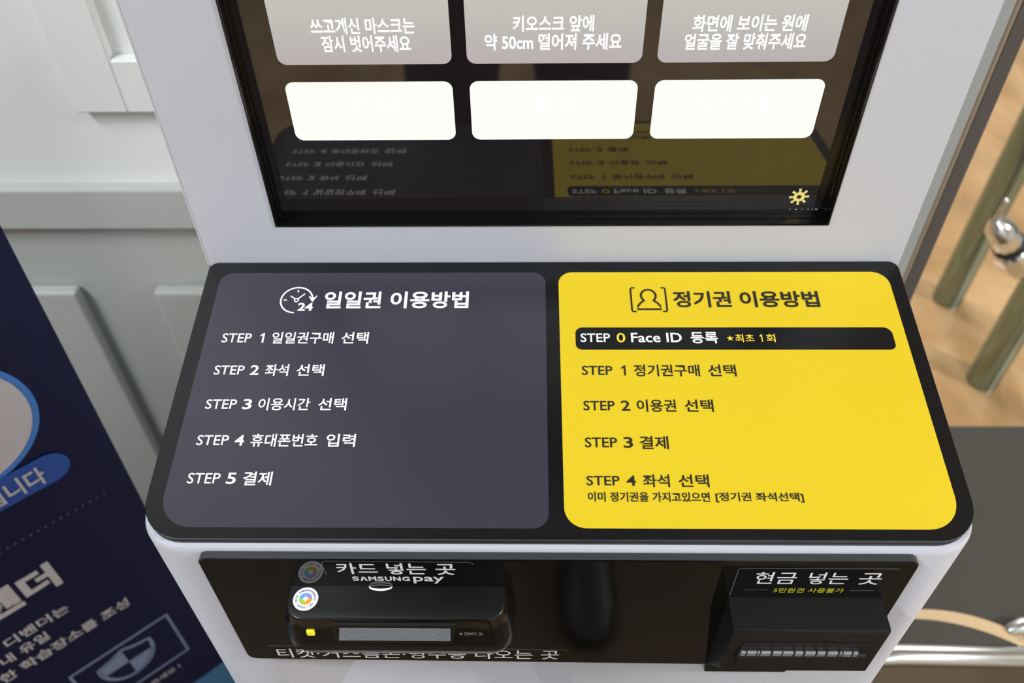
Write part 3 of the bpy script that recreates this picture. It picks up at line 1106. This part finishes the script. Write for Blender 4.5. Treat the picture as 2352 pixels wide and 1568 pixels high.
# framed shield
bm = bmesh.new()
stroke(bm, BP, [(-0.1240, -0.5050), (-0.0235, -0.5050), (-0.0235, -0.5850), (-0.1240, -0.5850)], 0.0042, bh, closed=True)
link_mesh('frame_line', bm, 'bn_pale', sheet)
sx, sz = -0.0755, -0.5400
w_, hh = 0.0270, 0.0300


def shield(s):
    a = [(-w_ * s, 0.55 * hh * s), (-w_ * s * 0.45, 0.66 * hh * s), (0, 0.86 * hh * s), (w_ * s * 0.45, 0.66 * hh * s), (w_ * s, 0.55 * hh * s)]
    b = [(w_ * s * math.cos(t), 0.30 * hh * s - 1.15 * hh * s * math.sin(t)) for t in [PI * i / 12 for i in range(13)]]
    return [(sx + u, sz + v_) for u, v_ in (a + b)]


bm = bmesh.new()
stroke(bm, BP, shield(1.0)[::-1], 0.0040, bh, closed=True)
full = shield(1.0)
left_top = [p for p in full if p[0] <= sx + 1e-5 and p[1] >= sz - 1e-5]
poly(bm, BP, [(sx, sz), (sx, sz + 0.86 * hh), (sx - w_ * 0.45, sz + 0.66 * hh), (sx - w_, sz + 0.55 * hh), (sx - w_, sz)], bh)
poly(bm, BP, [(sx, sz), (sx + w_ * 0.97, sz)] + [(sx + w_ * math.cos(t), sz + 0.30 * hh - 1.15 * hh * math.sin(t)) for t in [PI * (0.13 + 0.37 * i / 8) for i in range(9)]], bh)
link_mesh('shield_icon', bm, 'bn_pale', sheet)
text(BP, '하세요 !', -0.0720, -0.0390, -0.6080, -0.5985, 'bn_white', sheet, bh, 0.012)
bm = bmesh.new()
slab(bm, BP, [(e(-0.95) - 0.60, -0.95), (e(-0.95), -0.95), (e(-0.6545), -0.6545), (e(-0.6545) - 0.60, -0.6545)], 0.0, bh)
link_mesh('teal_band', bm, 'bn_teal', sheet)

# ================================================================== STEEL-LEGGED TABLE beyond the wall end
table = thing('steel_leg_table', 'table on thick steel tube legs, standing on the wood floor beyond the kiosk', 'table', (1.2, 0.9, 0))
for (x, y) in ((0.9108, 1.0334), (0.9011, 0.7930), (1.60, 1.0334), (1.60, 0.7930)):
    bm = bmesh.new()
    tube(bm, [(x, y, 0.0), (x + 0.022, y, 1.015)], 0.0308, 28)
    link_mesh('leg', bm, 'steel_tube', table, smooth=True)
bm = bmesh.new()
slab(bm, Plane((0, 0, 0), (1, 0, 0), (0, 1, 0)), rrect(0.90, 1.66, 0.72, 1.11, 0.03), 1.015, 1.045, 0.003)
link_mesh('tabletop', bm, 'plywood', table)
# chrome swivel fitting reaching out from the nearer leg
def fp_(x, z):
    return (x, 0.75, ZO + z - (0.006 if z < -0.54 else 0))


bm = bmesh.new()
tube(bm, [fp_(0.7440, -0.5520), fp_(0.7500, -0.5600), fp_(0.7560, -0.5690), fp_(0.7700, -0.5850), fp_(0.7860, -0.6040)], [0.008, 0.016, 0.0225, 0.0240, 0.0245], 10)
tube(bm, [fp_(0.7915, -0.6100), fp_(0.7950, -0.6145), fp_(0.8110, -0.6330), (0.826, 0.752, ZO - 0.652), (0.842, 0.756, ZO - 0.672)],
     [0.0270, 0.0320, 0.0330, 0.0310, 0.016], 8)
tube(bm, [(0.838, 0.756, ZO - 0.668), (0.870, 0.775, ZO - 0.700), (0.885, 0.785, ZO - 0.710)], [0.018, 0.014, 0.014], 16)
fit = link_mesh('swivel_fitting', bm, 'chrome', table, smooth=True)
fit['label'] = 'shiny chrome swivel fitting'
bm = bmesh.new()
tube(bm, [fp_(0.7850, -0.6030), fp_(0.7925, -0.6112)], 0.0268, 28)
link_mesh('collar', bm, 'rubber', fit, smooth=True)
bm = bmesh.new()
tube(bm, [fp_(0.7470, -0.5225), fp_(0.7445, -0.536), fp_(0.7450, -0.547), fp_(0.7540, -0.566)], [0.0026, 0.0032, 0.0040, 0.0060], 12)
bmesh.ops.create_uvsphere(bm, u_segments=16, v_segments=10, radius=0.0046, matrix=Matrix.Translation((0.7472, 0.75, ZO - 0.5215)))
link_mesh('lever', bm, 'chrome', fit, smooth=True)

# ================================================================== GREY CHAIR
chair = thing('grey_chair', 'grey chair with round seat and chrome tube frame, right of the kiosk', 'chair', (0.55, 0.18, 0))
SZ = ZO - 0.55
N_ = 64


def disc(cx, cy, rx, ry, z0, prof):
    rg = []
    for d, z in prof:
        rg.append([(cx + (rx + d) * math.cos(2 * PI * k / N_), cy + (ry + d) * math.sin(2 * PI * k / N_), z0 + z) for k in range(N_)])
    b_ = bmesh.new()
    loft(b_, rg)
    return b_


bm = bmesh.new()
ZP = Plane((0, 0, 0), (1, 0, 0), (0, 1, 0))
slab(bm, ZP, rrect(0.335, 0.815, 0.030, 0.3215, (0.03, 0.03, 0.17, 0.17), 14), SZ - 0.030, SZ, 0.006)
link_mesh('seat', bm, 'seat_grey', chair)


def seg_arc(cx, cy, r, ymin, n=24):
    a0 = math.asin((ymin - cy) / r)
    return [(cx + r * math.cos(a0 + (PI - 2 * a0) * i / n), cy + r * math.sin(a0 + (PI - 2 * a0) * i / n)) for i in range(n + 1)]


bm = bmesh.new()
slab(bm, ZP, seg_arc(0.411, -0.103, 0.1670, 0.024), SZ - 0.001, SZ + 0.004)
link_mesh('plywood_edge', bm, 'plywood', chair)
bm = bmesh.new()
slab(bm, ZP, seg_arc(0.392, -0.146, 0.1985, 0.024), SZ + 0.0035, SZ + 0.0055)
link_mesh('front_pad', bm, 'seat_grey', chair)
bm = bmesh.new()
tube(bm, [(0.335, 0.060, 0.0135), (0.335, 0.045, 0.18), (0.337, 0.024, 0.40), (0.345, 0.018, SZ - 0.012), (0.370, 0.017, SZ - 0.004), (0.500, 0.015, SZ - 0.004),
          (0.650, 0.013, SZ - 0.004), (0.760, 0.016, SZ - 0.004), (0.785, 0.018, SZ - 0.012), (0.792, 0.024, 0.40), (0.795, 0.045, 0.18), (0.795, 0.060, 0.0135)], 0.0120, 18)
link_mesh('front_frame', bm, 'satin_chrome', chair, smooth=True)
for x, d in ((0.492, 1), (0.640, -1)):
    bm = bmesh.new()
    tube(bm, [(x, 0.042, SZ + 0.002), (x + 0.012 * d, 0.044, SZ + 0.008), (x + 0.035 * d, 0.043, SZ + 0.008), (x + 0.058 * d, 0.030, SZ + 0.000), (x + 0.060 * d, 0.020, SZ - 0.010)],
         [0.006, 0.0095, 0.0105, 0.0105, 0.0095], 14)
    link_mesh('seat_bracket', bm, 'satin_chrome', chair, smooth=True)
for x, x2 in ((0.46, 0.40), (0.65, 0.71)):
    bm = bmesh.new()
    tube(bm, [(x, 0.20, SZ - 0.030), (x2, 0.29, SZ - 0.05), (x2 * 1.0, 0.315, 0.012)], 0.011, 14)
    link_mesh('leg', bm, 'chrome', chair, smooth=True)

# ================================================================== PHOTOGRAPHER (outside the frame, mirrored by the black glass and acrylic)
def skinned(name, joints, bones, root, m, parent, subdiv=2):
    me = bpy.data.meshes.new(name)
    off = world_loc(parent)
    me.from_pydata([tuple(Vector(p) - off) for p, r in joints], bones, [])
    o = bpy.data.objects.new(name, me)
    COL.objects.link(o)
    mod = o.modifiers.new('skin', 'SKIN')
    mod.use_smooth_shade = True
    for i, (p, r) in enumerate(joints):
        r = r if isinstance(r, tuple) else (r, r)
        me.skin_vertices[0].data[i].radius = r
        me.skin_vertices[0].data[i].use_root = (i == root)
    sd = o.modifiers.new('sub', 'SUBSURF')
    sd.levels = sd.render_levels = subdiv
    bpy.context.view_layer.update()
    me2 = bpy.data.meshes.new_from_object(o.evaluated_get(bpy.context.evaluated_depsgraph_get()))
    bpy.data.objects.remove(o)
    for k in m:
        me2.materials.append(M[k])
    o2 = bpy.data.objects.new(name, me2)
    COL.objects.link(o2)
    o2.parent = parent
    for p in me2.polygons:
        p.use_smooth = True
    return o2


M['cloth_dark'] = mat('dark_jacket', (34, 33, 36), rough=0.85)
M['trousers'] = mat('dark_trousers', (30, 30, 34), rough=0.85)
M['skin'] = mat('skin', (205, 160, 132), rough=0.5)
M['hair'] = mat('black_hair', (22, 20, 20), rough=0.5)
M['shoe'] = mat('dark_shoe', (34, 32, 30), rough=0.45)
M['eye_white'] = mat('eye_white', (230, 228, 224), rough=0.2)
M['lips'] = mat('lips', (170, 100, 92), rough=0.5)
PX, PY = -0.03, -0.76
person = thing('person', 'person in dark jacket and trousers photographing the kiosk, seen only as a dark reflection', 'person', (PX, PY, 0))
J, Bn = [], []


def jn(x, y, z, r, link=None):
    J.append(((PX + x, PY + y, z), r))
    if link is not None:
        Bn.append((link, len(J) - 1))
    return len(J) - 1


hip = jn(0, 0, 0.92, (0.150, 0.105))
waist = jn(0, 0.01, 1.05, (0.135, 0.095), hip)
chest = jn(0, 0.02, 1.24, (0.150, 0.105), waist)
neckb = jn(0, 0.03, 1.375, (0.075, 0.065), chest)
neck = jn(0, 0.06, 1.43, 0.050, neckb)
skull0 = jn(0, 0.085, 1.50, (0.066, 0.078), neck)
skull1 = jn(0, 0.085, 1.575, (0.074, 0.086), skull0)
skull2 = jn(0, 0.065, 1.635, (0.052, 0.060), skull1)
for s_ in (-1, 1):
    sh_ = jn(0.165 * s_, 0.02, 1.335, 0.058, chest)
    el = jn(0.235 * s_, 0.13, 1.12, 0.042, sh_)
    wr = jn(0.108 * s_, 0.185, 1.270, 0.025, el)
    hd = jn(0.106 * s_, 0.232, 1.312, (0.022, 0.015), wr)
for s_ in (-1, 1):
    th = jn(0.090 * s_, 0.0, 0.84, 0.088, hip)
    kn = jn(0.105 * s_, 0.03, 0.47, 0.056, th)
    an = jn(0.110 * s_, -0.01, 0.10, 0.040, kn)
bodym = skinned('body', J, Bn, 0, ['trousers', 'cloth_dark', 'skin'], person)
for p in bodym.data.polygons:
    c = p.center + Vector((PX, PY, 0))
    fy = c.y - PY
    p.material_index = 0 if c.z < 0.93 else (2 if (c.z > 1.40 and fy > 0.0 and abs(c.x - PX) < 0.1 and fy < 0.2) or (fy > 0.195) else 1)


def tube_part(name, pts, r, m, parent, seg=10):
    b_ = bmesh.new()
    tube(b_, pts, r, seg)
    return link_mesh(name, b_, m, parent, smooth=True)


def ball(name, c, sc_, m, parent, seg=20):
    b_ = bmesh.new()
    bmesh.ops.create_uvsphere(b_, u_segments=seg, v_segments=seg // 2 + 2, radius=1.0)
    for v_ in b_.verts:
        v_.co = Vector((v_.co.x * sc_[0], v_.co.y * sc_[1], v_.co.z * sc_[2])) + Vector(c)
    return link_mesh(name, b_, m, parent, smooth=True)


HC = Vector((PX, PY + 0.085, 1.555))
hb = bmesh.new()
bmesh.ops.create_uvsphere(hb, u_segments=28, v_segments=18, radius=1.0)
bmesh.ops.delete(hb, geom=[v_ for v_ in hb.verts if v_.co.z < -0.35 + 0.75 * max(0, v_.co.y + 0.15) or (v_.co.y > 0.45 and v_.co.z < 0.55)], context='VERTS')
for v_ in hb.verts:
    v_.co = Vector((v_.co.x * 0.084, v_.co.y * 0.100 - 0.012, v_.co.z * 0.098 + 0.012)) + HC
link_mesh('hair', hb, 'hair', person, smooth=True)
for s_ in (-1, 1):
    ball('eye', HC + Vector((0.030 * s_, 0.080, 0.0)), (0.012, 0.008, 0.008), 'eye_white', person, 14)
    ball('iris', HC + Vector((0.030 * s_, 0.087, -0.002)), (0.005, 0.003, 0.005), 'hair', person, 12)
    ball('ear', HC + Vector((0.078 * s_, 0.0, -0.012)), (0.009, 0.018, 0.030), 'skin', person, 14)
tube_part('nose', [HC + Vector((0, 0.083, 0.002)), HC + Vector((0, 0.096, -0.022)), HC + Vector((0, 0.102, -0.036)), HC + Vector((0, 0.086, -0.044))], [0.006, 0.009, 0.012, 0.008], 'skin', person)
ball('mouth', HC + Vector((0, 0.079, -0.066)), (0.023, 0.010, 0.007), 'lips', person, 14)
for s_ in (-1, 1):
    b_ = bmesh.new()
    fx = PX + 0.112 * s_
    secs_ = [(-0.075, 0.036, 0.052), (-0.05, 0.041, 0.085), (0.00, 0.042, 0.095), (0.06, 0.046, 0.070), (0.12, 0.050, 0.050), (0.165, 0.042, 0.040), (0.185, 0.024, 0.030)]
    rg = []
    for yy, w2, h2 in secs_:
        rg.append([(fx + w2 * math.cos(t), PY + yy, max(0.002, h2 * 0.5 + h2 * 0.5 * math.sin(t))) for t in [2 * PI * k / 16 for k in range(16)]])
    loft(b_, rg)
    link_mesh('shoe', b_, 'shoe', person, smooth=True)

# small camera in both hands, its lens at the viewpoint
CAM = Vector(cam.location)
fw = Vector((0.0105, 0.6951, -0.7188)).normalized()
rt = Vector((1, 0, 0))
upv = rt.cross(fw)
dev = thing('compact_camera', 'small black camera held out by the person in dark clothes', 'camera', CAM - fw * 0.055)
CP = Plane(CAM - fw * 0.066, rt, upv)
b_ = bmesh.new()
slab(b_, CP, rrect(-0.058, 0.058, -0.034, 0.034, 0.010, 6), -0.020, 0.018, 0.002)
link_mesh('camera_body', b_, 'bezel', dev)
b_ = bmesh.new()
tube(b_, [CAM - fw * 0.050, CAM - fw * 0.018], 0.024, 28)
link_mesh('lens_barrel', b_, 'bezel', dev, smooth=True)
for s_ in (-1, 1):
    pc = Vector((PX + 0.106 * s_, PY + 0.232, 1.312))
    edge = CAM - fw * 0.066 + rt * (0.072 * s_)
    for q, (du, ln) in enumerate(((0.024, 0.9), (0.009, 1.0), (-0.006, 0.95), (-0.020, 0.8))):
        a0 = pc + upv * du * 0.6 + rt * 0.004 * s_
        a1 = edge + upv * du + rt * 0.010 * s_ - fw * 0.010
        a2 = edge + upv * du + rt * 0.006 * s_ + fw * 0.020 * ln
        a3 = edge + upv * du - rt * 0.020 * s_ * ln + fw * 0.029
        tube_part('finger', [a0, a1, a2, a3], [0.0095, 0.0085, 0.0078, 0.0065], 'skin', person)
    tube_part('thumb', [pc - upv * 0.005, edge - fw * 0.026 + upv * 0.004 - rt * 0.006 * s_, edge - fw * 0.029 + upv * 0.014 - rt * 0.026 * s_], [0.011, 0.0100, 0.0080], 'skin', person)
